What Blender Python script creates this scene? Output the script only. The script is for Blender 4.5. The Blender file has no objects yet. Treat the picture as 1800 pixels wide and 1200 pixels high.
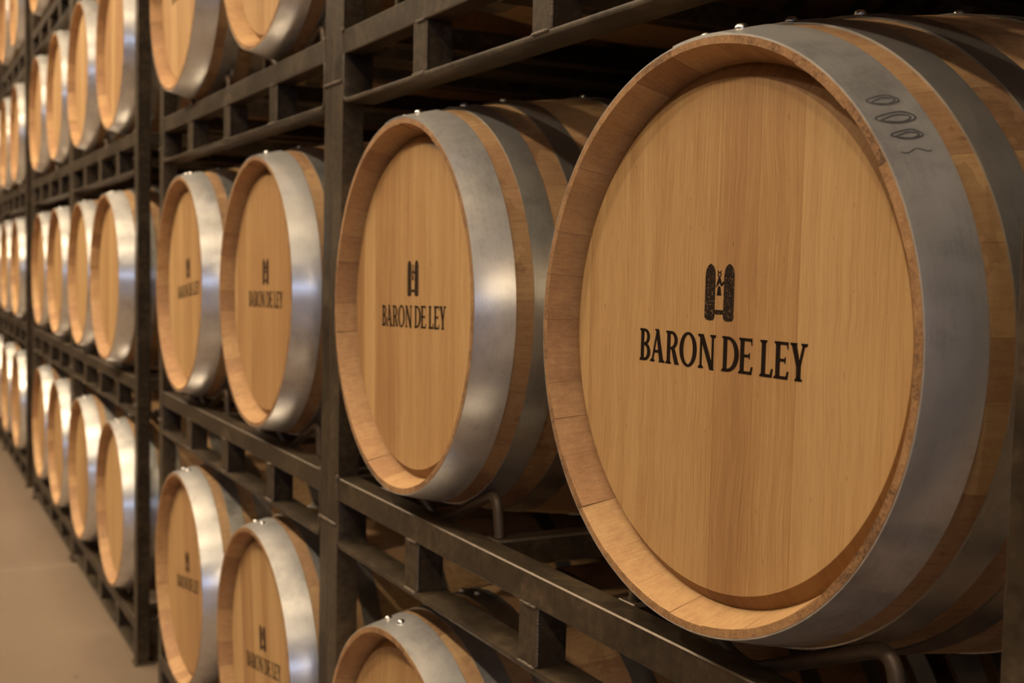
import bpy, bmesh, math, random
from mathutils import Vector, Matrix
S = bpy.context.scene
COL = S.collection
random.seed(11)
PI = math.pi
FZ = 1.348            # camera height above the floor

# ------------------------------------------------------------------ camera
cam_data = bpy.data.cameras.new('camera')
cam = bpy.data.objects.new('camera', cam_data)
COL.objects.link(cam)
YAW, PITCH, ROLL = 0.494998, -0.063019, 0.021856
fw = Vector((math.sin(YAW) * math.cos(PITCH), math.cos(YAW) * math.cos(PITCH), math.sin(PITCH)))
rt = Vector((math.cos(YAW), -math.sin(YAW), 0))
up = rt.cross(fw)
c_, s_ = math.cos(ROLL), math.sin(ROLL)
r2 = rt * c_ + up * s_
u2 = up * c_ - rt * s_
M = Matrix((r2, u2, -fw)).transposed().to_4x4()
M.translation = Vector((0, 0, FZ))
cam.matrix_world = M
cam_data.sensor_width = 36
cam_data.lens = 2046.275 / 1800 * 36
cam_data.clip_start = 0.02
cam_data.dof.use_dof = True
cam_data.dof.focus_distance = 1.20
cam_data.dof.aperture_fstop = 6.6
S.camera = cam

# ------------------------------------------------------------------ light and exposure
S.view_settings.view_transform = 'Standard'
S.view_settings.look = 'None'
S.view_settings.gamma = 1
S.view_settings.use_curve_mapping = False
S.view_settings.exposure = -0.38
W = bpy.data.worlds.new('world')
S.world = W
W.use_nodes = True
bgn = W.node_tree.nodes['Background']
bgn.inputs[0].default_value = (1.0, 0.80, 0.60, 1)
bgn.inputs[1].default_value = 0.012


def area(name, loc, target, sx, sy, power, col, spread=PI):
    l = bpy.data.lights.new(name, 'AREA')
    l.shape = 'RECTANGLE'
    l.size = sx
    l.size_y = sy
    l.energy = power
    l.color = col
    l.spread = spread
    o = bpy.data.objects.new(name, l)
    COL.objects.link(o)
    o.location = loc
    d = Vector(target) - Vector(loc)
    o.rotation_euler = d.to_track_quat('-Z', 'Y').to_euler()
    return o


LAMP = (1.0, 0.83, 0.61)
for ly, pw in ((-3.0, 28), (-0.6, 26), (1.8, 31), (3.9, 62), (5.8, 58), (7.7, 52), (9.6, 52), (11.5, 52)):
    area('assumed_ceiling_lamp', (-1.6, ly, FZ + 2.75), (0.75, ly, FZ - 0.3), 0.12, 0.12, pw, LAMP, 2.2)  # assumed row of unseen lamps above the aisle, no fixtures modelled
for ly in (-5.0, -2.0, 1.0, 4.0, 7.0, 10.0):
    area('added_hall_lamp', (-4.4, ly, FZ + 2.6), (-3.4, ly, FZ - 1.0), 0.2, 0.2, 12, LAMP)  # added second row of unseen lamps, put in to light the left wall
# added upward fill lights, unseen, put in to brighten the pale ceiling
for ly, pw in ((-4.0, 50), (-0.5, 110), (3.0, 170), (6.5, 170), (10.0, 170)):
    area('added_ceiling_fill', (-1.3, ly, FZ + 2.9), (-0.9, ly, FZ + 5.0), 0.5, 0.5, pw, LAMP)
# bluish light for an assumed window behind the viewer; no window is modelled
area('assumed_window_light', (-3.2, -7.9, FZ + 0.95), (-1.5, 4.0, FZ + 0.2), 5.6, 0.38, 95, (0.48, 0.62, 1.0))


# ------------------------------------------------------------------ node helpers
def new_mat(name):
    m = bpy.data.materials.new(name)
    m.use_nodes = True
    nt = m.node_tree
    return m, nt, nt.nodes['Principled BSDF']


def N(nt, t, **kw):
    n = nt.nodes.new(t)
    for k, v in kw.items():
        setattr(n, k, v)
    return n


def math_(nt, op, a, b=None, c=None):
    n = N(nt, 'ShaderNodeMath', operation=op)
    for i, v in enumerate((a, b, c)):
        if v is None:
            continue
        if isinstance(v, (int, float)):
            n.inputs[i].default_value = v
        else:
            nt.links.new(v, n.inputs[i])
    return n.outputs[0]


def noise(nt, vec, scale, detail=3, rough=0.5, dist=0.0):
    n = N(nt, 'ShaderNodeTexNoise')
    n.inputs['Scale'].default_value = scale
    n.inputs['Detail'].default_value = detail
    n.inputs['Roughness'].default_value = rough
    n.inputs['Distortion'].default_value = dist
    nt.links.new(vec, n.inputs['Vector'])
    return n.outputs['Fac']


def comb(nt, x, y, z):
    n = N(nt, 'ShaderNodeCombineXYZ')
    for i, v in enumerate((x, y, z)):
        if isinstance(v, (int, float)):
            n.inputs[i].default_value = v
        else:
            nt.links.new(v, n.inputs[i])
    return n.outputs[0]


def ramp(nt, fac, stops):
    n = N(nt, 'ShaderNodeValToRGB')
    e = n.color_ramp.elements
    e[0].position, e[0].color = stops[0][0], (*stops[0][1], 1)
    e[1].position, e[1].color = stops[-1][0], (*stops[-1][1], 1)
    for p, c in stops[1:-1]:
        x = e.new(p)
        x.color = (*c, 1)
    nt.links.new(fac, n.inputs[0])
    return n.outputs[0]


def mix(nt, fac, a, b, mode='MIX'):
    n = N(nt, 'ShaderNodeMix', data_type='RGBA', blend_type=mode)
    for k, v in ((0, fac), (6, a), (7, b)):
        if isinstance(v, (int, float)):
            n.inputs[k].default_value = v
        elif isinstance(v, tuple):
            n.inputs[k].default_value = (*v, 1)
        else:
            nt.links.new(v, n.inputs[k])
    return n.outputs[2]


def bump(nt, bsdf, h, strength, dist):
    b = N(nt, 'ShaderNodeBump')
    b.inputs['Strength'].default_value = strength
    b.inputs['Distance'].default_value = dist
    nt.links.new(h, b.inputs['Height'])
    nt.links.new(b.outputs[0], bsdf.inputs['Normal'])


def sep_obj(nt):
    tc = N(nt, 'ShaderNodeTexCoord')
    sp = N(nt, 'ShaderNodeSeparateXYZ')
    nt.links.new(tc.outputs['Object'], sp.inputs[0])
    return tc.outputs['Object'], sp.outputs[0], sp.outputs[1], sp.outputs[2]


# ------------------------------------------------------------------ materials
def make_head_wood():
    m, nt, b = new_mat('oak_head_wood')
    vec, x, y, z = sep_obj(nt)
    rnd = N(nt, 'ShaderNodeObjectInfo').outputs['Random']
    r100 = math_(nt, 'MULTIPLY', rnd, 57.0)
    # vertical boards of uneven width
    yy = math_(nt, 'ADD', math_(nt, 'DIVIDE', y, 0.074), math_(nt, 'MULTIPLY', rnd, 3.1))
    wob = math_(nt, 'MULTIPLY', math_(nt, 'SINE', math_(nt, 'MULTIPLY', yy, 2.3)), 0.22)
    cell = math_(nt, 'ADD', yy, wob)
    idx = math_(nt, 'FLOOR', cell)
    fr = math_(nt, 'FRACT', cell)
    wn = N(nt, 'ShaderNodeTexWhiteNoise', noise_dimensions='1D')
    nt.links.new(math_(nt, 'ADD', idx, r100), wn.inputs['W'])
    tone = wn.outputs['Value']
    off = math_(nt, 'MULTIPLY', tone, 9.0)
    gy = math_(nt, 'ADD', math_(nt, 'MULTIPLY', y, 1.0), off)
    bend = noise(nt, comb(nt, r100, gy, math_(nt, 'MULTIPLY', z, 2.2)), 3.0, 2)
    gyb = math_(nt, 'ADD', gy, math_(nt, 'MULTIPLY', bend, 0.02))
    g1 = noise(nt, comb(nt, r100, math_(nt, 'MULTIPLY', gyb, 430), math_(nt, 'MULTIPLY', z, 9)), 1.0, 5, 0.68)
    g2 = noise(nt, comb(nt, r100, math_(nt, 'MULTIPLY', gyb, 42), math_(nt, 'MULTIPLY', z, 2)), 1.0, 3, 0.55)
    g3 = noise(nt, comb(nt, r100, math_(nt, 'MULTIPLY', gyb, 700), math_(nt, 'MULTIPLY', z, 40)), 1.0, 2, 0.6)
    f = math_(nt, 'ADD', math_(nt, 'MULTIPLY', g1, 0.52), math_(nt, 'MULTIPLY', g2, 0.34))
    f = math_(nt, 'ADD', f, math_(nt, 'MULTIPLY', g3, 0.20))
    f = math_(nt, 'ADD', f, math_(nt, 'MULTIPLY', math_(nt, 'SUBTRACT', tone, 0.5), 0.24))
    col = ramp(nt, f, [(0.26, (0.235, 0.115, 0.044)), (0.46, (0.355, 0.192, 0.074)), (0.60, (0.435, 0.262, 0.108)), (0.82, (0.52, 0.335, 0.155))])
    # seams and small dark pores
    edge = math_(nt, 'MINIMUM', fr, math_(nt, 'SUBTRACT', 1.0, fr))
    seam = math_(nt, 'LESS_THAN', edge, 0.007)
    col = mix(nt, math_(nt, 'MULTIPLY', seam, 0.35), col, (0.16, 0.07, 0.02))
    sp = noise(nt, comb(nt, r100, math_(nt, 'MULTIPLY', y, 260), math_(nt, 'MULTIPLY', z, 70)), 1.0, 1, 0.4)
    pore = math_(nt, 'GREATER_THAN', sp, 0.76)
    col = mix(nt, math_(nt, 'MULTIPLY', pore, 0.45), col, (0.14, 0.06, 0.02))
    # sawn cross-cut bevel round the head; the darker colour paints in its shade
    rad = math_(nt, 'SQRT', math_(nt, 'ADD', math_(nt, 'MULTIPLY', y, y), math_(nt, 'MULTIPLY', z, z)))
    bev = math_(nt, 'GREATER_THAN', rad, 0.2532)
    col = mix(nt, bev, col, mix(nt, 1.0, col, (0.62, 0.54, 0.46), 'MULTIPLY'))
    nt.links.new(col, b.inputs['Base Color'])
    b.inputs['Roughness'].default_value = 0.55
    b.inputs['Specular IOR Level'].default_value = 0.3
    bump(nt, b, g1, 0.12, 0.0006)
    return m


def make_stave_wood(name, dark=1.0, dirty=0.25):
    m, nt, b = new_mat(name)
    vec, x, y, z = sep_obj(nt)
    rnd = N(nt, 'ShaderNodeObjectInfo').outputs['Random']
    at = N(nt, 'ShaderNodeAttribute', attribute_name='tone')
    tone = at.outputs['Fac']
    ang = math_(nt, 'ARCTAN2', z, y)
    rad = math_(nt, 'SQRT', math_(nt, 'ADD', math_(nt, 'MULTIPLY', y, y), math_(nt, 'MULTIPLY', z, z)))
    o = math_(nt, 'ADD', math_(nt, 'MULTIPLY', tone, 31.0), math_(nt, 'MULTIPLY', rnd, 40.0))
    g1 = noise(nt, comb(nt, math_(nt, 'MULTIPLY', x, 9), math_(nt, 'MULTIPLY', ang, 75), math_(nt, 'ADD', o, math_(nt, 'MULTIPLY', rad, 150))), 1.0, 4, 0.6)
    g2 = noise(nt, comb(nt, math_(nt, 'MULTIPLY', x, 60), math_(nt, 'MULTIPLY', ang, 12), o), 1.0, 3, 0.6)
    g3 = noise(nt, vec, 420, 2, 0.6)
    f = math_(nt, 'ADD', math_(nt, 'MULTIPLY', g1, 0.42), math_(nt, 'MULTIPLY', g2, 0.30))
    f = math_(nt, 'ADD', f, math_(nt, 'MULTIPLY', g3, 0.26))
    f = math_(nt, 'ADD', f, math_(nt, 'MULTIPLY', math_(nt, 'SUBTRACT', tone, 0.5), 0.24))
    k = dark
    col = ramp(nt, f, [(0.22, (0.26 * k, 0.132 * k, 0.060 * k)), (0.45, (0.37 * k, 0.205 * k, 0.094 * k)), (0.60, (0.46 * k, 0.275 * k, 0.122 * k)), (0.85, (0.56 * k, 0.36 * k, 0.165 * k))])
    dirt = noise(nt, vec, 9, 4, 0.7)
    dm = math_(nt, 'MULTIPLY', math_(nt, 'GREATER_THAN', dirt, 0.56), dirty)
    col = mix(nt, dm, col, mix(nt, 1.0, col, (0.62, 0.56, 0.52), 'MULTIPLY'))
    seam = math_(nt, 'LESS_THAN', tone, -0.1)
    col = mix(nt, math_(nt, 'MULTIPLY', seam, 0.6), col, (0.06, 0.028, 0.012))
    nt.links.new(col, b.inputs['Base Color'])
    b.inputs['Roughness'].default_value = 0.6
    b.inputs['Specular IOR Level'].default_value = 0.3
    bump(nt, b, g1, 0.2, 0.0006)
    return m


def make_end_grain():
    m, nt, b = new_mat('oak_end_grain')
    vec, x, y, z = sep_obj(nt)
    at = N(nt, 'ShaderNodeAttribute', attribute_name='tone')
    g = noise(nt, vec, 330, 3, 0.7)
    h = noise(nt, vec, 45, 3, 0.7)
    f = math_(nt, 'ADD', math_(nt, 'MULTIPLY', g, 0.5), math_(nt, 'MULTIPLY', h, 0.5))
    f = math_(nt, 'ADD', f, math_(nt, 'MULTIPLY', math_(nt, 'SUBTRACT', at.outputs['Fac'], 0.5), 0.12))
    col = ramp(nt, f, [(0.33, (0.045, 0.022, 0.010)), (0.43, (0.19, 0.093, 0.035)), (0.55, (0.30, 0.155, 0.06)), (0.75, (0.44, 0.25, 0.11))])
    nt.links.new(col, b.inputs['Base Color'])
    b.inputs['Roughness'].default_value = 0.8
    bump(nt, b, g, 0.5, 0.001)
    return m


def make_hoop(name, base, rough, metal=1.0):
    m, nt, b = new_mat(name)
    vec, x, y, z = sep_obj(nt)
    rnd = N(nt, 'ShaderNodeObjectInfo').outputs['Random']
    sh = N(nt, 'ShaderNodeVectorMath', operation='ADD')
    nt.links.new(vec, sh.inputs[0])
    nt.links.new(comb(nt, math_(nt, 'MULTIPLY', rnd, 13), math_(nt, 'MULTIPLY', rnd, 7), 0.0), sh.inputs[1])
    v = sh.outputs[0]
    n1 = noise(nt, v, 7, 5, 0.62, 0.6)
    n2 = noise(nt, v, 34, 4, 0.65, 0.4)
    n3 = noise(nt, v, 240, 3, 0.6)
    ang = math_(nt, 'ARCTAN2', z, y)
    br = noise(nt, comb(nt, math_(nt, 'MULTIPLY', x, 420), math_(nt, 'MULTIPLY', ang, 9), rnd), 1.0, 4, 0.7)
    f = math_(nt, 'ADD', math_(nt, 'MULTIPLY', n1, 0.42), math_(nt, 'MULTIPLY', n2, 0.30))
    f = math_(nt, 'ADD', f, math_(nt, 'ADD', math_(nt, 'MULTIPLY', n3, 0.10), math_(nt, 'MULTIPLY', br, 0.18)))
    d = tuple(c * 0.60 for c in base)
    e = tuple(min(1, c * 1.18) for c in base)
    col = ramp(nt, f, [(0.30, d), (0.50, base), (0.70, e)])
    nt.links.new(col, b.inputs['Base Color'])
    b.inputs['Metallic'].default_value = metal
    rr = math_(nt, 'ADD', math_(nt, 'MULTIPLY', math_(nt, 'SUBTRACT', n2, 0.5), 0.22), rough)
    nt.links.new(rr, b.inputs['Roughness'])
    hh = math_(nt, 'ADD', math_(nt, 'MULTIPLY', n1, 1.0), math_(nt, 'ADD', math_(nt, 'MULTIPLY', n3, 0.04), math_(nt, 'MULTIPLY', br, 0.06)))
    bump(nt, b, hh, 0.24, 0.0026)
    # a smoother zinc film over the matt spangle
    g = N(nt, 'ShaderNodeBsdfPrincipled')
    nt.links.new(col, g.inputs['Base Color'])
    g.inputs['Metallic'].default_value = 1.0
    g.inputs['Roughness'].default_value = 0.24
    nt.links.new(b.inputs['Normal'].links[0].from_socket, g.inputs['Normal'])
    mx = N(nt, 'ShaderNodeMixShader')
    mx.inputs[0].default_value = 0.42
    out = nt.nodes['Material Output']
    nt.links.new(b.outputs[0], mx.inputs[1])
    nt.links.new(g.outputs[0], mx.inputs[2])
    nt.links.new(mx.outputs[0], out.inputs['Surface'])
    return m


def make_rack_steel():
    m, nt, b = new_mat('dark_rack_steel')
    vec, x, y, z = sep_obj(nt)
    rnd = N(nt, 'ShaderNodeObjectInfo').outputs['Random']
    n1 = noise(nt, vec, 6, 5, 0.65, 0.5)
    n2 = noise(nt, vec, 60, 4, 0.6)
    f = math_(nt, 'ADD', math_(nt, 'MULTIPLY', n1, 0.6), math_(nt, 'MULTIPLY', n2, 0.4))
    col = ramp(nt, f, [(0.32, (0.016, 0.011, 0.007)), (0.50, (0.050, 0.035, 0.020)), (0.70, (0.125, 0.086, 0.050))])
    sp = noise(nt, vec, 75, 2, 0.5)
    rust = math_(nt, 'MULTIPLY', math_(nt, 'GREATER_THAN', sp, 0.67), 0.55)
    col = mix(nt, rust, col, (0.060, 0.022, 0.010))
    nt.links.new(col, b.inputs['Base Color'])
    b.inputs['Metallic'].default_value = 0.3
    b.inputs['Specular IOR Level'].default_value = 0.3
    rr = math_(nt, 'ADD', math_(nt, 'MULTIPLY', n1, 0.25), 0.36)
    nt.links.new(rr, b.inputs['Roughness'])
    bump(nt, b, n2, 0.25, 0.0012)
    return m


def plain(name, col, rough=0.6, metal=0.0):
    m, nt, b = new_mat(name)
    vec, *_ = sep_obj(nt)
    n1 = noise(nt, vec, 40, 3)
    d = tuple(c * 0.75 for c in col)
    nt.links.new(ramp(nt, n1, [(0.3, d), (0.7, col)]), b.inputs['Base Color'])
    b.inputs['Roughness'].default_value = rough
    b.inputs['Metallic'].default_value = metal
    return m


def make_emblem_ink():
    m, nt, b = new_mat('emblem_ink')
    vec, *_ = sep_obj(nt)
    n1 = noise(nt, vec, 520, 3, 0.7)
    nt.links.new(ramp(nt, n1, [(0.575, (0.016, 0.009, 0.006)), (0.65, (0.22, 0.125, 0.055))]), b.inputs['Base Color'])
    b.inputs['Specular IOR Level'].default_value = 0.08
    b.inputs['Roughness'].default_value = 0.75
    return m


HEAD = make_head_wood()
STAVE = make_stave_wood('oak_stave_wood', 0.80, 0.5)
CHIME = make_stave_wood('oak_chime_wood', 1.12, 0.10)
ENDG = make_end_grain()
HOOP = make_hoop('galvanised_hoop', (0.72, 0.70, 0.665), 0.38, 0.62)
HOOP_B = make_hoop('half_shaded_hoop', (0.46, 0.44, 0.40), 0.38, 0.72)  # hoop metal darkened to paint in shade on the second hoops
HOOP_C = make_hoop('shaded_hoop', (0.30, 0.275, 0.235), 0.40, 0.78)  # darker copy still, shade put into the colour of the inner hoops
RIVET = plain('rivet_steel', (0.75, 0.72, 0.68), 0.25, 1.0)
STEEL = make_rack_steel()
EDGE = plain('worn_highlight_edge_steel', (0.15, 0.112, 0.078), 0.4, 0.5)  # worn edges; the lighter colour also paints in the bevel highlights
WELD = plain('weld_bead_steel', (0.17, 0.13, 0.095), 0.45, 0.5)
ROD = plain('rusty_rod_steel', (0.12, 0.082, 0.052), 0.5, 0.4)
INK = plain('branded_ink', (0.014, 0.007, 0.004), 0.75)
INK.node_tree.nodes['Principled BSDF'].inputs['Specular IOR Level'].default_value = 0.08
EMB = make_emblem_ink()
MARK = plain('pencil_mark', (0.13, 0.125, 0.12), 0.45, 0.5)


# ------------------------------------------------------------------ object helpers
def link(name, me, parent=None, mats=None):
    o = bpy.data.objects.new(name, me)
    COL.objects.link(o)
    if parent is not None:
        o.parent = parent
    return o


def mesh_from(bm, name, mats, smooth=True):
    me = bpy.data.meshes.new(name)
    bm.to_mesh(me)
    bm.free()
    for m in mats:
        me.materials.append(m)
    if smooth:
        for p in me.polygons:
            p.use_smooth = True
        try:
            me.set_sharp_from_angle(angle=math.radians(32))
        except Exception:
            pass
    return me


def box_bm(bm, x0, x1, y0, y1, z0, z1, bev=0.003):
    b2 = bmesh.new()
    bmesh.ops.create_cube(b2, size=1)
    for v in b2.verts:
        v.co = Vector((x0 + (v.co.x + .5) * (x1 - x0), y0 + (v.co.y + .5) * (y1 - y0), z0 + (v.co.z + .5) * (z1 - z0)))
    if bev:
        bmesh.ops.bevel(b2, geom=list(b2.edges), offset=bev, segments=1, profile=0.5, affect='EDGES')
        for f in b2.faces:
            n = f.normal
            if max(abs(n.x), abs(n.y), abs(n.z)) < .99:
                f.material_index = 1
    t = bpy.data.meshes.new('t')
    b2.to_mesh(t)
    b2.free()
    bm.from_mesh(t)
    bpy.data.meshes.remove(t)


def box_mesh(name, x0, x1, y0, y1, z0, z1, mat, bev=0.003):
    bm = bmesh.new()
    box_bm(bm, x0, x1, y0, y1, z0, z1, bev)
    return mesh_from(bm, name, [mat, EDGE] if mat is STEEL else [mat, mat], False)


def tube_bm(bm, pts, r, seg=12):
    """round bar along a polyline"""
    pts = [Vector(p) for p in pts]
    rings = []
    n = len(pts)
    ref = Vector((1, 0, 0))
    for i, p in enumerate(pts):
        t = (pts[min(i + 1, n - 1)] - pts[max(i - 1, 0)]).normalized()
        a = ref - t * ref.dot(t)
        if a.length < 1e-3:
            a = Vector((0, 1, 0)) - t * t.y
        a.normalize()
        b = t.cross(a)
        rings.append([bm.verts.new(p + (a * math.cos(2 * PI * k / seg) + b * math.sin(2 * PI * k / seg)) * r) for k in range(seg)])
    for i in range(n - 1):
        for k in range(seg):
            bm.faces.new((rings[i][k], rings[i][(k + 1) % seg], rings[i + 1][(k + 1) % seg], rings[i + 1][k]))
    bm.faces.new(rings[0][::-1])
    bm.faces.new(rings[-1])


def round_path(pts, rad, seg=5):
    pts = [Vector(p) for p in pts]
    out = [pts[0]]
    for i in range(1, len(pts) - 1):
        a, b, c = pts[i - 1], pts[i], pts[i + 1]
        d1 = (a - b).normalized()
        d2 = (c - b).normalized()
        q1 = b + d1 * min(rad, (a - b).length * .45)
        q2 = b + d2 * min(rad, (c - b).length * .45)
        for k in range(seg + 1):
            t = k / seg
            out.append(q1 * (1 - t) ** 2 + b * 2 * t * (1 - t) + q2 * t * t)
    out.append(pts[-1])
    return out


# ------------------------------------------------------------------ the room
def struct(name, x0, x1, y0, y1, z0, z1, mat):
    o = link(name, box_mesh(name, x0, x1, y0, y1, z0, z1, mat, 0))
    o['kind'] = 'structure'
    return o


def make_floor():
    m, nt, b = new_mat('polished_concrete')
    vec, x, y, z = sep_obj(nt)
    n1 = noise(nt, vec, 1.3, 5, 0.6, 0.6)
    n2 = noise(nt, vec, 14, 4, 0.6)
    f = math_(nt, 'ADD', math_(nt, 'MULTIPLY', n1, 0.7), math_(nt, 'MULTIPLY', n2, 0.3))
    col = ramp(nt, f, [(0.32, (0.18, 0.130, 0.090)), (0.68, (0.24, 0.177, 0.125))])
    jy = math_(nt, 'ABSOLUTE', math_(nt, 'SUBTRACT', math_(nt, 'FRACT', math_(nt, 'ADD', math_(nt, 'DIVIDE', math_(nt, 'SUBTRACT', y, 5.372), 4.0), 0.5)), 0.5))
    j = math_(nt, 'LESS_THAN', jy, 0.0016)
    col = mix(nt, math_(nt, 'MULTIPLY', j, 0.6), col, (0.42, 0.33, 0.24))
    nt.links.new(col, b.inputs['Base Color'])
    nt.links.new(math_(nt, 'ADD', math_(nt, 'MULTIPLY', n2, 0.12), 0.24), b.inputs['Roughness'])
    bump(nt, b, n1, 0.05, 0.008)
    return m


FLOOR = make_floor()
PLASTER = plain('warm_plaster', (0.62, 0.50, 0.37), 0.85)
DARKP = plain('dark_wall_paint', (0.10, 0.085, 0.07), 0.9)
CEIL = plain('pale_ceiling_paint', (0.72, 0.68, 0.62), 0.9)
struct('floor', -7.5, 5.4, -8.3, 22.0, -0.12, 0.0, FLOOR)
struct('ceiling', -7.5, 5.4, -8.3, 22.0, 5.1, 5.22, CEIL)
struct('wall_right', 5.3, 5.42, -8.3, 22.0, 0.0, 5.1, DARKP)
struct('wall_left', -7.62, -7.5, -8.3, 22.0, 0.0, 5.1, PLASTER)
struct('wall_far', -7.5, 5.3, 22.0, 22.12, 0.0, 5.1, PLASTER)
struct('wall_near', -7.5, 5.3, -8.42, -8.3, 0.0, 5.1, PLASTER)

# ------------------------------------------------------------------ barrel meshes (local: X into the rack, face at x = 0)
LEN = 0.95


def rr_(s):
    return 0.350 - 0.0615 * ((s - LEN / 2) / (LEN / 2)) ** 2


def stave_plan(seed):
    rnd = random.Random(seed)
    w = [rnd.uniform(0.7, 1.35) for _ in range(28)]
    t = sum(w)
    a = rnd.uniform(0, 1)
    out = []
    for x in w:
        da = 2 * PI * x / t
        out.append((a, a + da, rnd.random(), rnd.uniform(-0.0012, 0.0012)))
        a += da
    return out


def staves_mesh(seed):
    prof = []
    ns = 15
    for i in range(ns + 1):
        s = LEN * i / ns
        prof.append((s, rr_(s)))
    ring = [(LEN - 0.047, .262), (LEN - 0.047, .2676), (LEN, .2805)] + prof[::-1] + [(0.0, .2805), (0.040, .2676), (0.047, .2676), (0.047, .262)]
    bm = bmesh.new()
    ly = bm.faces.layers.float.new('tone')
    slices = []
    for (a0, a1, tone, dr) in stave_plan(seed):
        g = 0.0014
        for k, fr in enumerate((0, .25, .5, .75)):
            slices.append((a0 + g + (a1 - a0 - g) * fr, tone, dr))
        slices.append((a1, -1, dr))
    # slice i spans slices[i] -> slices[i+1]; the one starting at a stave's end is the seam
    n = len(slices)
    rings = []
    for (a, t, dr) in slices:
        rg = []
        for j, (s, r) in enumerate(ring):
            q = r
            if abs(r - .2805) < 1e-6:
                q = r + dr
            rg.append(bm.verts.new((s, math.cos(a) * q, math.sin(a) * q)))
        rings.append(rg)
    n_ring = len(ring)
    for i in range(n):
        A, B = rings[i], rings[(i + 1) % n]
        t = slices[i][1]
        for j in range(n_ring - 1):
            f = bm.faces.new((A[j], A[j + 1], B[j + 1], B[j]))
            f[ly] = t if t >= 0 else -0.5
            s0, s1 = ring[j][0], ring[j + 1][0]
            if s0 == s1 and s0 in (0.0, LEN):
                f.material_index = 2
            elif j >= n_ring - 4 or j <= 1:
                f.material_index = 1
    bmesh.ops.recalc_face_normals(bm, faces=bm.faces)
    return mesh_from(bm, 'staves', [STAVE, CHIME, ENDG])


def head_mesh():
    bm = bmesh.new()
    n = 128
    rings = []
    for (x, r) in ((0.0285, .20), (0.0285, .2530), (0.0405, .2674), (0.052, .2672)):
        rings.append([bm.verts.new((x, math.cos(2 * PI * k / n) * r, math.sin(2 * PI * k / n) * r)) for k in range(n)])
    for i in range(3):
        for k in range(n):
            bm.faces.new((rings[i][k], rings[i + 1][k], rings[i + 1][(k + 1) % n], rings[i][(k + 1) % n]))
    bm.faces.new(rings[0])
    bm.faces.new(rings[-1][::-1])
    bmesh.ops.recalc_face_normals(bm, faces=bm.faces)
    return mesh_from(bm, 'head', [HEAD])


def rivet_into(bm, s, ang, r, mirror):
    """domed rivet head on a hoop at axial position s, angle from the top (towards +Y positive)"""
    n = Vector((0, math.sin(ang), math.cos(ang)))
    slope = (rr_(s + .002) - rr_(s - .002)) / .004
    nn = (n - Vector((slope, 0, 0))).normalized()
    base = n * r + Vector((s, 0, 0))
    t1 = nn.cross(Vector((1, 0, 0))).normalized()
    t2 = nn.cross(t1)
    rings = []
    for (h, q) in ((-0.0008, .0068), (0.001, .0067), (0.003, .0056), (0.0045, .0034)):
        rings.append([bm.verts.new(base + nn * h + (t1 * math.cos(2 * PI * k / 14) + t2 * math.sin(2 * PI * k / 14)) * q) for k in range(14)])
    for i in range(3):
        for k in range(14):
            bm.faces.new((rings[i][k], rings[i][(k + 1) % 14], rings[i + 1][(k + 1) % 14], rings[i + 1][k]))
    top = bm.verts.new(base + nn * 0.0050)
    for k in range(14):
        bm.faces.new((rings[3][k], rings[3][(k + 1) % 14], top))


HOOPS = [(0.0006, 0.056), (0.081, 0.117), (0.152, 0.190), (0.300, 0.340)]
HOOPS += [(LEN - b, LEN - a) for a, b in HOOPS[::-1]]
RA = (math.radians(5.2), math.radians(-5))


def hoop_mesh(s0, s1, rivets):
    bm = bmesh.new()
    n = 144
    t = 0.0016
    ss = [s0 + (s1 - s0) * k / 3 for k in range(4)]
    sec = [(s, rr_(s) + t) for s in ss] + [(s, rr_(s) - .0006) for s in ss[::-1]]
    rings = []
    for k in range(n):
        a = 2 * PI * k / n
        rings.append([bm.verts.new((s, math.sin(a) * r, math.cos(a) * r)) for s, r in sec])
    m = len(sec)
    for k in range(n):
        for j in range(m):
            bm.faces.new((rings[k][j], rings[k][(j + 1) % m], rings[(k + 1) % n][(j + 1) % m], rings[(k + 1) % n][j]))
    # the lapped end of the strip
    a0, a1 = math.radians(-9.5), math.radians(9)
    sec2 = [(s, rr_(s) + t * 2) for s in ss] + [(s, rr_(s) + t * .6) for s in ss[::-1]]
    pr = None
    q = 12
    for k in range(q + 1):
        a = a0 + (a1 - a0) * k / q
        lift = 0 if k > 2 else -(t * .9) * (1 - k / 2)
        rg = [bm.verts.new((s, math.sin(a) * (r + lift), math.cos(a) * (r + lift))) for s, r in sec2]
        if pr:
            for j in range(m):
                bm.faces.new((pr[j], pr[(j + 1) % m], rg[(j + 1) % m], rg[j]))
        else:
            bm.faces.new(rg)
        pr = rg
    bm.faces.new(pr[::-1])
    if rivets:
        nf = len(bm.faces)
        for a in RA:
            rivet_into(bm, (s0 + s1) / 2, a, rr_((s0 + s1) / 2) + t * 2, False)
        for i, f in enumerate(bm.faces):
            if i >= nf:
                f.material_index = 1
    bmesh.ops.recalc_face_normals(bm, faces=bm.faces)
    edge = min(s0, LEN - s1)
    return mesh_from(bm, 'hoop', [HOOP if edge < .05 else HOOP_B if edge < .12 else HOOP_C, RIVET])  # hoops behind the end ones take the copies with painted shade


STAVES = [staves_mesh(s) for s in (3, 8, 21, 34)]
HEADM = head_mesh()
REARM = HEADM.copy()
REARM.transform(Matrix.Translation((LEN, 0, 0)) @ Matrix.Rotation(PI, 4, 'Z'))
HOOPM = [hoop_mesh(a, b, False) for a, b in HOOPS]
HOOPR = [hoop_mesh(a, b, True) for a, b in HOOPS]
RIVM = []
for (a, b) in HOOPS:
    row = []
    for an in RA:
        bm = bmesh.new()
        rivet_into(bm, (a + b) / 2, an, rr_((a + b) / 2) + .0032, False)
        bmesh.ops.recalc_face_normals(bm, faces=bm.faces)
        row.append(mesh_from(bm, 'rivet', [RIVET]))
    RIVM.append(row)


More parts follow.
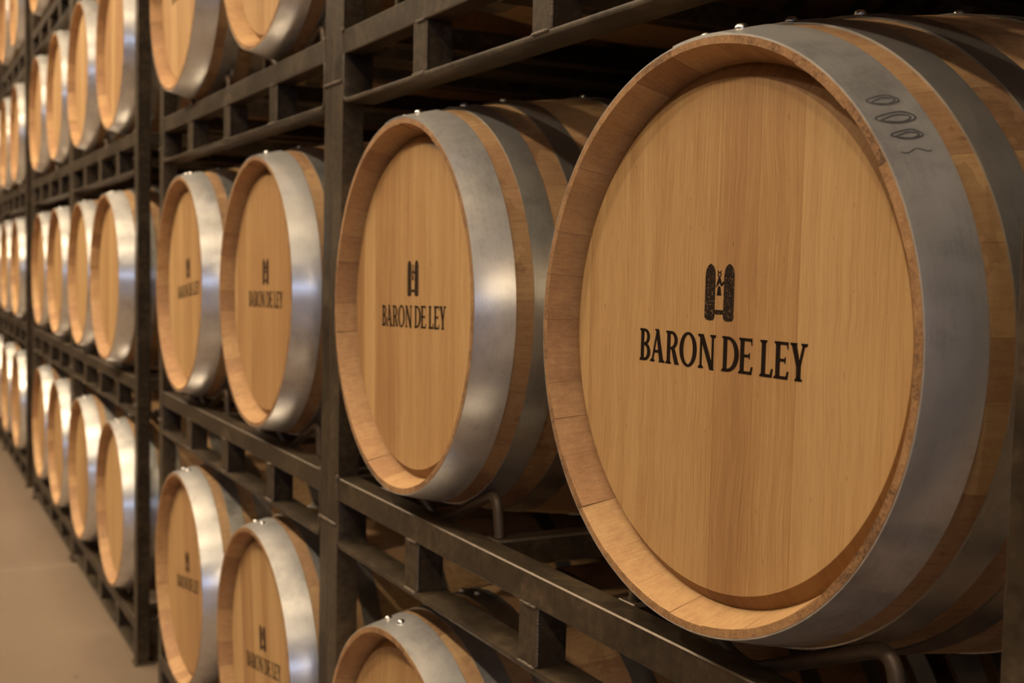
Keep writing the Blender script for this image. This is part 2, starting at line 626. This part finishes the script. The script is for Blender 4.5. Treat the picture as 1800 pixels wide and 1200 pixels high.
# ------------------------------------------------------------------ printed lettering on the heads (u to the viewer's right, v up)
class Pen:
    def __init__(self):
        self.polys = []

    def poly(self, pts):
        self.polys.append(pts)

    def rect(self, x0, x1, y0, y1):
        self.poly([(x0, y0), (x1, y0), (x1, y1), (x0, y1)])

    def bar(self, x0, y0, x1, y1, w0, w1=None):
        """slanted stroke with horizontal cut ends, w = horizontal width"""
        w1 = w0 if w1 is None else w1
        self.poly([(x0 - w0 / 2, y0), (x0 + w0 / 2, y0), (x1 + w1 / 2, y1), (x1 - w1 / 2, y1)])

    def arc(self, cx, cy, rx, ry, tx, ty, a0, a1, n=18):
        """elliptical band, tx/ty = stroke thickness across x / y"""
        for k in range(n):
            p = []
            for a, inner in ((a0 + (a1 - a0) * k / n, 0), (a0 + (a1 - a0) * (k + 1) / n, 0), (a0 + (a1 - a0) * (k + 1) / n, 1), (a0 + (a1 - a0) * k / n, 1)):
                qx, qy = (rx - tx, ry - ty) if inner else (rx, ry)
                p.append((cx + qx * math.cos(a), cy + qy * math.sin(a)))
            self.poly(p)

    def serif(self, x0, x1, y, d):
        """slab serif growing from height y in direction d (+1 up, -1 down), bracketed"""
        h = .055
        self.rect(x0, x1, min(y, y + d * h), max(y, y + d * h))
        m0, m1 = x0 + (x1 - x0) * .2, x0 + (x1 - x0) * .8
        a, b = y + d * h, y + d * (h + .035)
        self.poly([(x0 + .02, a), (x1 - .02, a), (m1, b), (m0, b)] if d > 0 else [(m0, b), (m1, b), (x1 - .02, a), (x0 + .02, a)])


def letter(ch, w):
    P = Pen()
    st = .170
    th = .07
    H = PI / 2
    if ch in 'BRDEL':
        P.rect(.06, .06 + st, 0, 1)
        P.serif(0, .06 + st + .05, 0, 1)
        P.serif(0, .06 + st + .05, 1, -1)
    x1 = .06 + st
    if ch == 'B':
        c = x1 - .02
        P.rect(x1, c + .06, .91, 1)
        P.rect(x1, c + .06, .49, .56)
        P.rect(x1, c + .06, 0, .09)
        P.arc(c + .05, .745, w - c - .08, .255, .155, .09, -H, H)
        P.arc(c + .05, .28, w - c - .04, .28, .175, .09, -H, H)
    elif ch == 'R':
        c = x1 - .02
        P.rect(x1, c + .08, .91, 1)
        P.rect(x1, c + .08, .44, .51)
        P.arc(c + .06, .72, w - c - .11, .28, .165, .09, -H, H)
        P.bar(w - .08, 0, c + .16, .47, .21, .18)
        P.rect(w - .17, w + .03, 0, .045)
    elif ch == 'D':
        c = x1 - .02
        P.rect(x1, c + .05, .91, 1)
        P.rect(x1, c + .05, 0, .09)
        P.arc(c + .04, .5, w - c - .03, .5, .195, .09, -H, H, 28)
    elif ch == 'E':
        P.rect(x1, w - .03, .915, 1)
        P.rect(x1, w - .12, .47, .55)
        P.rect(x1, w - .03, 0, .085)
        P.poly([(w - .10, 1), (w - .02, 1), (w - .02, .80), (w - .05, .80)])
        P.poly([(w - .05, .22), (w + .02, .22), (w - .02, 0), (w - .12, 0)])
        P.rect(w - .15, w - .11, .42, .60)
    elif ch == 'L':
        P.rect(x1, w - .02, 0, .085)
        P.poly([(w - .04, .24), (w + .03, .24), (w - .01, 0), (w - .12, 0)])
    elif ch == 'A':
        P.bar(.11, 0, w * .47, 1, .10, .08)
        P.bar(w - .16, 0, w * .47, 1.0, .21, .16)
        P.rect(w * .27, w * .68, .29, .375)
        P.serif(0, .23, 0, 1)
        P.serif(w - .29, w, 0, 1)
        P.rect(w * .47 - .12, w * .47 + .065, .965, 1.02)
    elif ch == 'O':
        P.arc(w / 2, .5, w / 2, .52, .19, .085, 0, 2 * PI, 48)
    elif ch == 'N':
        P.rect(.10, .20, 0, 1)
        P.rect(w - .20, w - .10, 0, 1)
        P.bar(w - .17, -.02, .16, 1, .20, .20)
        P.serif(.03, .27, 0, 1)
        P.serif(.0, .2, 1, -1)
        P.serif(w - .27, w - .01, 1, -1)
    elif ch == 'Y':
        c = w * .53
        P.rect(c - st / 2, c + st / 2, 0, .46)
        P.bar(c - .02, .40, .11, 1, .16, .20)
        P.bar(c + .03, .40, w - .09, 1, .10, .10)
        P.serif(c - .14, c + .14, 0, 1)
        P.serif(-.02, .24, 1, -1)
        P.serif(w - .20, w + .04, 1, -1)
    return P.polys


LETTERS = [('B', -.1305, .0195), ('A', -.1105, .026), ('R', -.0825, .0222), ('O', -.0585, .029), ('N', -.0275, .029),
           ('D', .0112, .0255), ('E', .0372, .0200), ('L', .0682, .0175), ('E', .0882, .0195), ('Y', .1105, .0205)]
CAP = .0345
FACE = 0.0285


def flat_mesh(polys, mat, name, h=0.0003):
    """thin printed layer standing on the head's face"""
    bm = bmesh.new()
    for p in polys:
        f_ = [bm.verts.new((FACE - h, -u, v)) for u, v in p]
        bk = [bm.verts.new((FACE + h, -u, v)) for u, v in p]
        try:
            bm.faces.new(f_)
            n = len(p)
            for i in range(n):
                bm.faces.new((f_[i], f_[(i + 1) % n], bk[(i + 1) % n], bk[i]))
        except ValueError:
            pass
    bmesh.ops.recalc_face_normals(bm, faces=bm.faces)
    for f in bm.faces:
        if abs(f.normal.x) > .9 and f.normal.x > 0:
            f.normal_flip()
    return mesh_from(bm, name, [mat], smooth=False)


def lettering_mesh():
    polys = []
    for ch, u0, w in LETTERS:
        for p in letter(ch, w / CAP):
            polys.append([(u0 * .99 + .0018 + a * CAP, -.0325 + b * CAP) for a, b in p])
    return flat_mesh(polys, INK, 'lettering')


def emblem_mesh():
    P = Pen()
    c = .0062
    for (a, b) in ((c - .0225, c - .0068), (c + .0066, c + .0223)):
        m = (a + b) / 2
        hw = (b - a) / 2
        pts = [(a, .0195), (a + .002, .0170), (m, .0162), (b - .002, .0170), (b, .0195), (b, .0595)]
        for k in range(1, 8):
            t = PI / 2 * k / 8
            pts.append((m + hw * math.cos(t) ** .9, .0595 + .0125 * math.sin(t)))
        pts.append((m, .0728))
        for k in range(7, 0, -1):
            t = PI / 2 * k / 8
            pts.append((m - hw * math.cos(t) ** .9, .0595 + .0125 * math.sin(t)))
        pts.append((a, .0595))
        P.poly(pts)
    P.rect(c - .0075, c + .0075, .0228, .0272)
    return flat_mesh(P.polys, EMB, 'emblem')


def bell_mesh():
    P = Pen()
    c = .0056
    v0 = .0415
    # bell body
    P.poly([(c - .0040, v0), (c + .0040, v0), (c + .0030, v0 + .0018), (c + .0022, v0 + .0070), (c + .0014, v0 + .0090), (c - .0014, v0 + .0090), (c - .0022, v0 + .0070), (c - .0030, v0 + .0018)])
    # yoke and small crown above
    P.poly([(c - .0050, v0 + .0092), (c - .0030, v0 + .0092), (c, v0 + .0125), (c + .0030, v0 + .0092), (c + .0050, v0 + .0092), (c + .0012, v0 + .0180), (c - .0012, v0 + .0180)])
    P.arc(c, v0 + .0205, .0028, .0028, .0012, .0012, 0, 2 * PI, 12)
    P.bar(c - .0027, v0 + .0246, c - .0012, v0 + .0222, .0012)
    P.bar(c + .0027, v0 + .0246, c + .0012, v0 + .0222, .0012)
    P.rect(c - .0066, c - .0040, v0 + .0080, v0 + .0088)
    P.poly([(c + .0040, v0 + .0105), (c + .0075, v0 + .0138), (c + .0075, v0 + .0150), (c + .0040, v0 + .0120)])
    P.poly([(c + .0040, v0 + .0105), (c + .0052, v0 + .0095), (c + .0072, v0 + .0120), (c + .0066, v0 + .0130)])
    return flat_mesh(P.polys, INK, 'bell')


LETM, EMBM, BELM = lettering_mesh(), emblem_mesh(), bell_mesh()


# ------------------------------------------------------------------ barrels
def barrel(x, y, z, yaw, label, group, detail, text=None, spin=None, hoop_rot=0.0, seed=0, rear=True):
    """x, y, z: centre of the face.  detail 2 = rivets as sub-parts, 1 = all hoops, 0 = visible front half only parts"""
    r = bpy.data.objects.new('wine_barrel', None)
    COL.objects.link(r)
    r.empty_display_size = .1
    r.location = (x, y, z + FZ)
    r.rotation_euler = (0, 0, yaw)
    r['label'] = label
    r['category'] = 'barrel'
    r['group'] = group
    st = link('staves', STAVES[seed % 4], r)
    st.rotation_euler = (spin if spin is not None else (seed * 1.37) % 6.28, 0, 0)
    h = link('head', HEADM, r)
    h.rotation_euler = (text if text is not None else ((seed * 7) % 5 - 2) * .03, 0, 0)
    if text is not None:
        link('lettering', LETM, h)['label'] = 'dark printed lettering reading BARON DE LEY'
        e = link('emblem', EMBM, h)
        e['label'] = 'dark speckled twin tower emblem'
        link('bell', BELM, h)['label'] = 'small dark printed bell between the towers'
    if rear:
        link('rear_head', REARM, r)
    for i in range(8):
        o = link('hoop', HOOPM[i] if detail == 2 else HOOPR[i], r)
        rot = hoop_rot + (0 if i == 0 else ((seed * 13 + i * 5) % 7 - 3) * .012)
        o.rotation_euler = (rot, 0, 0)
        if detail == 2:
            for k in range(2):
                link('rivet', RIVM[i][k], o)
    return r


# head centre heights (relative to the camera) and positions along the aisle
TZ = {-1: -.869, 0: -.064, 1: .741, 2: 1.546}
BY = {1: .9194, 2: 1.675, 3: 2.4646, 4: 3.194, 5: 4.2894, 6: 5.0544, 7: 5.788, 8: 6.5446, 9: 7.648, 10: 8.375, 11: 9.17}
XH = .6956
TIER = {-1: 'bottom tier', 0: 'second tier', 1: 'third tier', 2: 'fourth tier'}
RK = {1: 'nearest rack', 2: 'rack left of the paired posts', 3: 'rack past the first gap', 4: 'rack before the far gap',
      5: 'rack past the far gap', 6: 'farthest rack'}
SIDE = {1: 'right-hand', 0: 'left-hand'}
WORD = {(1, 0): 'large pale oak barrel with printed head, biggest in view, second tier up',
        (2, 0): 'pale oak barrel with printed head, just left of the biggest barrel',
        (3, 0): 'pale oak barrel with printed head, right behind the paired front posts',
        (4, 0): 'pale oak barrel with narrow printed head, second tier, beside the first dark gap',
        (2, -1): 'oak barrel cut by the bottom edge, only its top and two rivets showing',
        (3, -1): 'oak barrel with printed head low beside the paired posts, bottom tier',
        (4, -1): 'oak barrel with printed head in the bottom tier, beside the first dark gap'}
DY = {(3, 0): .007, (4, 0): .004, (4, -1): -.006}
DX = {(5, 0): -.018, (4, 1): -.018, (8, 0): .01, (8, -1): .01}
YW = {(1, 0): .004, (2, 0): -.021, (3, 0): -.010, (4, 0): -.010, (5, 0): .01}
TEXT = {(1, 0): 0.0, (2, 0): math.radians(-1.7), (3, 0): math.radians(-1.2), (4, 0): math.radians(-5), (1, -1): 0.05,
        (2, -1): 0.06, (3, -1): math.radians(-9.5), (4, -1): math.radians(-9), (1, 1): 0.0, (2, 1): .03, (3, 1): -.05, (4, 1): -.06}
# rotation about +X turns +Y towards +Z; the printed line must climb to the viewer's right (-Y), hence the negative sign above
HR = {(1, 0): 0, (2, 0): .03, (3, 0): .06, (2, -1): .155, (3, -1): .12, (4, -1): .08}
k = 0
for t in (-1, 0, 1, 2):
    for b in range(1, 12):
        if t == 2 and b > 10:
            continue
        k += 1
        rk = (b + 1) // 2
        lab = WORD.get((b, t))
        if lab is None:
            kind = 'printed oak barrel' if b <= 4 else 'plain-headed oak barrel'
            lab = '%s, %s in the %s, %s' % (kind, SIDE[b % 2], RK[rk], TIER[t])
        barrel(XH + DX.get((b, t), 0), BY[b] + DY.get((b, t), ((k * 5) % 7 - 3) * .0012 if t == 1 else 0), TZ[t], YW.get((b, t), 0), lab, 'wine barrels along the aisle',
               2 if b <= 4 else 1, TEXT.get((b, t)), None, -HR.get((b, t), ((k * 11) % 9 - 4) * .02), k)



def stroke_mesh(pts, w=.0008):
    bm = bmesh.new()
    pr = None
    for i, (s_, a) in enumerate(pts):
        s2, a2 = pts[min(i + 1, len(pts) - 1)]
        s1, a1 = pts[max(i - 1, 0)]
        d = Vector((s2 - s1, (a2 - a1) * .3)).normalized()
        q = Vector((-d.y, d.x)) * w
        row = []
        for sg in (-1, 1):
            ss, aa = s_ + q.x * sg, a + q.y * sg / .3
            r = rr_(ss) + .0016 + .0002
            row.append(bm.verts.new((ss, -math.sin(aa) * r, math.cos(aa) * r)))
        if pr:
            bm.faces.new((pr[0], pr[1], row[1], row[0]))
        pr = row
    return mesh_from(bm, 'pencil_stroke', [MARK])


o_ = [c for c in bpy.data.objects if c.name.startswith('wine_barrel') and c['label'].startswith('large pale oak')][0]
o_ = [c for c in o_.children if c.name.startswith('hoop')][0]
rnd = random.Random(5)
for a0, s0, s1, h in ((45.5, .012, .040, .0056), (49.6, .009, .044, .0060), (53.2, .014, .041, .0046)):
    for rep in range(2):
        pts = []
        for k_ in range(29):
            t = 2 * PI * k_ / 26
            m_ = (s0 + s1) / 2 + (s1 - s0) / 2 * math.cos(t) * (1 - .30 * rep) + .0015 * math.sin(3 * t + rep * 2)
            pts.append((m_, math.radians(a0) + h / .3 * math.sin(t) * (1 - .35 * rep) + .004 * rep + .002 * math.sin(2 * t)))
        link('pencil_stroke', stroke_mesh(pts), o_)
for a0, am, fr_ in ((56.4, .006, .9),):
    link('pencil_stroke', stroke_mesh([(.014 + .028 * t / 19, math.radians(a0) + am * math.sin(t * fr_ / 2)) for t in range(20)], .0006), o_)

# second row standing behind, seen through the frames
XB = 1.70
for t in (-1, 0, 1):
    for b in range(1, 7):
        k += 1
        rk = (b + 1) // 2
        lab = 'shadowed rear oak barrel, %s behind the %s, %s' % (SIDE[b % 2], RK[rk], TIER[t])
        barrel(XB, BY[b], TZ[t], 0, lab, 'wine barrels in the row behind', 1, None, None, ((k * 11) % 9 - 4) * .02, k)


# ------------------------------------------------------------------ steel barrel racks (local origin: front plane, rack centre, beam top)
RH = .762            # half width
RD = .89             # depth
PW = .0455           # post width
PD = .042
PIT = .805


def flat_ushape(x0, x1):
    """flat bar under the beam whose ends are bent upright against the posts"""
    bm = bmesh.new()
    t = .008
    h0, h1 = -.129, -.040
    e = RH - PW - .001
    path = [(-e, h1), (-e, h0), (e, h0), (e, h1)]
    pts = round_path([(0, a, b) for a, b in path], .022, 6)
    n = len(pts)
    outr, inr = [], []
    for i, p in enumerate(pts):
        tn = (pts[min(i + 1, n - 1)] - pts[max(i - 1, 0)]).normalized()
        nr = Vector((0, -tn.z, tn.y))
        outr.append(p)
        inr.append(p + nr * t)
    V = [[bm.verts.new((x, q.y, q.z)) for q in L] for x in (x0, x1) for L in (outr, inr)]
    for i in range(n - 1):
        bm.faces.new((V[0][i], V[0][i + 1], V[1][i + 1], V[1][i]))
        bm.faces.new((V[2][i], V[3][i], V[3][i + 1], V[2][i + 1]))
        bm.faces.new((V[0][i], V[2][i], V[2][i + 1], V[0][i + 1]))
        bm.faces.new((V[1][i], V[1][i + 1], V[3][i + 1], V[3][i]))
    for i in (0, n - 1):
        bm.faces.new((V[0][i], V[1][i], V[3][i], V[2][i]))
    bmesh.ops.recalc_face_normals(bm, faces=bm.faces)
    bmesh.ops.bevel(bm, geom=[e_ for e_ in bm.edges if len(e_.link_faces) == 2 and e_.calc_face_angle(0) > 1.2], offset=.0012, segments=2, profile=.5, affect='EDGES')
    return mesh_from(bm, 'bent_flat_bar', [STEEL])


def bead_bm(bm, p0, p1, r, seed):
    rnd = random.Random(seed)
    p0, p1 = Vector(p0), Vector(p1)
    L = (p1 - p0).length
    n = max(3, int(L / (r * .9)))
    for i in range(n + 1):
        p = p0.lerp(p1, i / n)
        q = r * rnd.uniform(.75, 1.2)
        mtx = Matrix.Translation(p) @ Matrix.Diagonal((q, q, q * rnd.uniform(.7, 1), 1))
        bmesh.ops.create_icosphere(bm, subdivisions=1, radius=1, matrix=mtx)


def bead_mesh(segs, seed):
    bm = bmesh.new()
    for j, (a, b, r) in enumerate(segs):
        bead_bm(bm, a, b, r, seed + j)
    return mesh_from(bm, 'weld_bead', [WELD])




def cradle_mesh(c, x):
    z0 = 0.325                 # head centre above beam top
    pts = [(x, c - .205, -.001), (x, c - .195, z0 - .262), (x, c, z0 - .3455), (x, c + .195, z0 - .262), (x, c + .205, -.001)]
    bm = bmesh.new()
    tube_bm(bm, round_path(pts, .028, 6), .0078, 12)
    bmesh.ops.recalc_face_normals(bm, faces=bm.faces)
    return mesh_from(bm, 'cradle_rod', [ROD])


def post_mesh(x0, y0, bottom=False):
    zb = -.088 if not bottom else -.152
    bm = bmesh.new()
    box_bm(bm, x0, x0 + PD, y0, y0 + PW, zb, PIT - .0885, .0018)
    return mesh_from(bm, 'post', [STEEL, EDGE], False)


RM = {}
for x0, tag_ in ((0, 'f'), (RD - PD, 'r')):
    RM['beam' + tag_] = box_mesh('beam', x0, x0 + .040, -(RH - PW) - .0005, RH - PW + .0005, -.042, 0, STEEL, .0018)
    RM['flat' + tag_] = flat_ushape(x0, x0 + .055 if tag_ == 'f' else x0 + PD)
    RM['up' + tag_] = [box_mesh('upright', x0 + .001, x0 + .048 if tag_ == 'f' else x0 + .04, c - .0225, c + .0225, -.122, -.0415, STEEL, .0014) for c in (-.379, 0, .379)]
    for y0 in (-RH, RH - PW):
        RM['post' + tag_ + str(y0 < 0)] = post_mesh(x0, y0)
        RM['postb' + tag_ + str(y0 < 0)] = post_mesh(x0, y0, True)
        RM['foot' + tag_ + str(y0 < 0)] = box_mesh('foot', x0 - .008, x0 + PD + .02, y0 - .006, y0 + PW + .006, -.155 + .001, -.146, STEEL, .002)
RM['side'] = [box_mesh('side_beam', PD, RD - PD, y0, y0 + .040, -.042, 0, STEEL, .003) for y0 in (-RH + .003, RH - .043)]
# welds: upright feet and heads, beam ends, post joints
wf = []
for i, c in enumerate((-.379, 0, .379)):
    wf += [((-.000, c - .02, -.1215), (-.000, c + .018, -.1215), .0032), ((-.0005, c - .021, -.042), (-.0005, c + .004, -.042), .0028),
           ((.004, c - .0235, -.118), (.004, c - .0235, -.045), .0022)]
RM['weldu'] = [bead_mesh([w_], 40 + i) for i, w_ in enumerate(wf)]
RM['weldj'] = [bead_mesh([((-.001, y0 + .004, -.088), (-.001, y0 + PW - .004, -.088), .0042)], 7 + int(y0 > 0)) for y0 in (-RH, RH - PW)]
RM['welde'] = [bead_mesh([w_], 90 + i) for i, w_ in enumerate([((-.0005, s * (RH - PW), -.002), (-.0005, s * (RH - PW - .004), .002), .0042) for s in (-1, 1)] + [((-.0005, s * (RH - PW), -.040), (-.0005, s * (RH - PW), -.004), .0018) for s in (-1, 1)])]


RY = {1: 1.2875, 2: 2.8135, 3: 4.6825, 4: 6.2085, 5: 8.0525, 6: 9.5785}
for rk in RY:         # rods and bearers sit under the two barrels of each rack
    CR = [BY[rk * 2 - 1] - RY[rk], (BY[rk * 2] if rk * 2 in BY else RY[rk] + .34) - RY[rk]]
    RM['cross%d' % rk] = [box_mesh('cross_beam', .0405, RD - PD - .0005, c + d - .019, c + d + .019, -.042, -.001, STEEL, .003) for c in CR for d in (-.205, .205)]
    RM['rod%d' % rk] = [cradle_mesh(c, x) for x in (.055, RD - .055) for c in CR]


def rack(xf, rk, tier, label, group, bottom, front=True):
    r = bpy.data.objects.new('barrel_rack', None)
    COL.objects.link(r)
    zb = -.389 + PIT * tier + FZ
    r.location = (xf, RY[rk], zb)
    r['label'] = label
    r['category'] = 'rack'
    r['group'] = group
    for tg in 'fr':
        link('beam', RM['beam' + tg], r)
        link('bent_flat_bar', RM['flat' + tg], r)
        for m in RM['up' + tg]:
            link('upright', m, r)
        for sd in ('True', 'False'):
            if bottom:
                p = link('post', RM['postb' + tg + sd], r)
                link('foot', RM['foot' + tg + sd], p)
            else:
                link('post', RM['post' + tg + sd], r)
    for m in RM['side']:
        link('side_beam', m, r)
    for m in RM['cross%d' % rk]:
        link('cross_beam', m, r)
    for m in RM['rod%d' % rk]:
        link('cradle_rod', m, r)
    if front:
        for m in RM['weldu'] + RM['welde']:
            link('weld_bead', m, r)
        if not bottom:
            for m in RM['weldj']:
                link('weld_bead', m, r)
    return r


TN = {-1: 'bottom', 0: 'second from the floor', 1: 'third from the floor', 2: 'fourth from the floor'}
RL = {1: 'nearest bay, under the large barrels', 2: 'bay left of the paired posts', 3: 'bay past the first gap', 4: 'bay before the far gap',
      5: 'bay past the far gap', 6: 'farthest bay at the left edge'}
for rk in range(1, 7):
    for t in (-1, 0, 1, 2):
        if t == 2 and rk > 5:
            continue
        rack(.725, rk, t, 'dark steel barrel rack frame, %s, %s' % (TN[t], RL[rk]), 'stacked barrel racks along the aisle', t == -1)
for rk in range(1, 4):
    for t in (-1, 0, 1):
        rack(XB + .0294, rk, t, 'dark steel rear rack frame, %s, behind %s' % (TN[t], RL[rk].replace(', under the large barrels', '')),
             'stacked barrel racks in the row behind', t == -1, False)
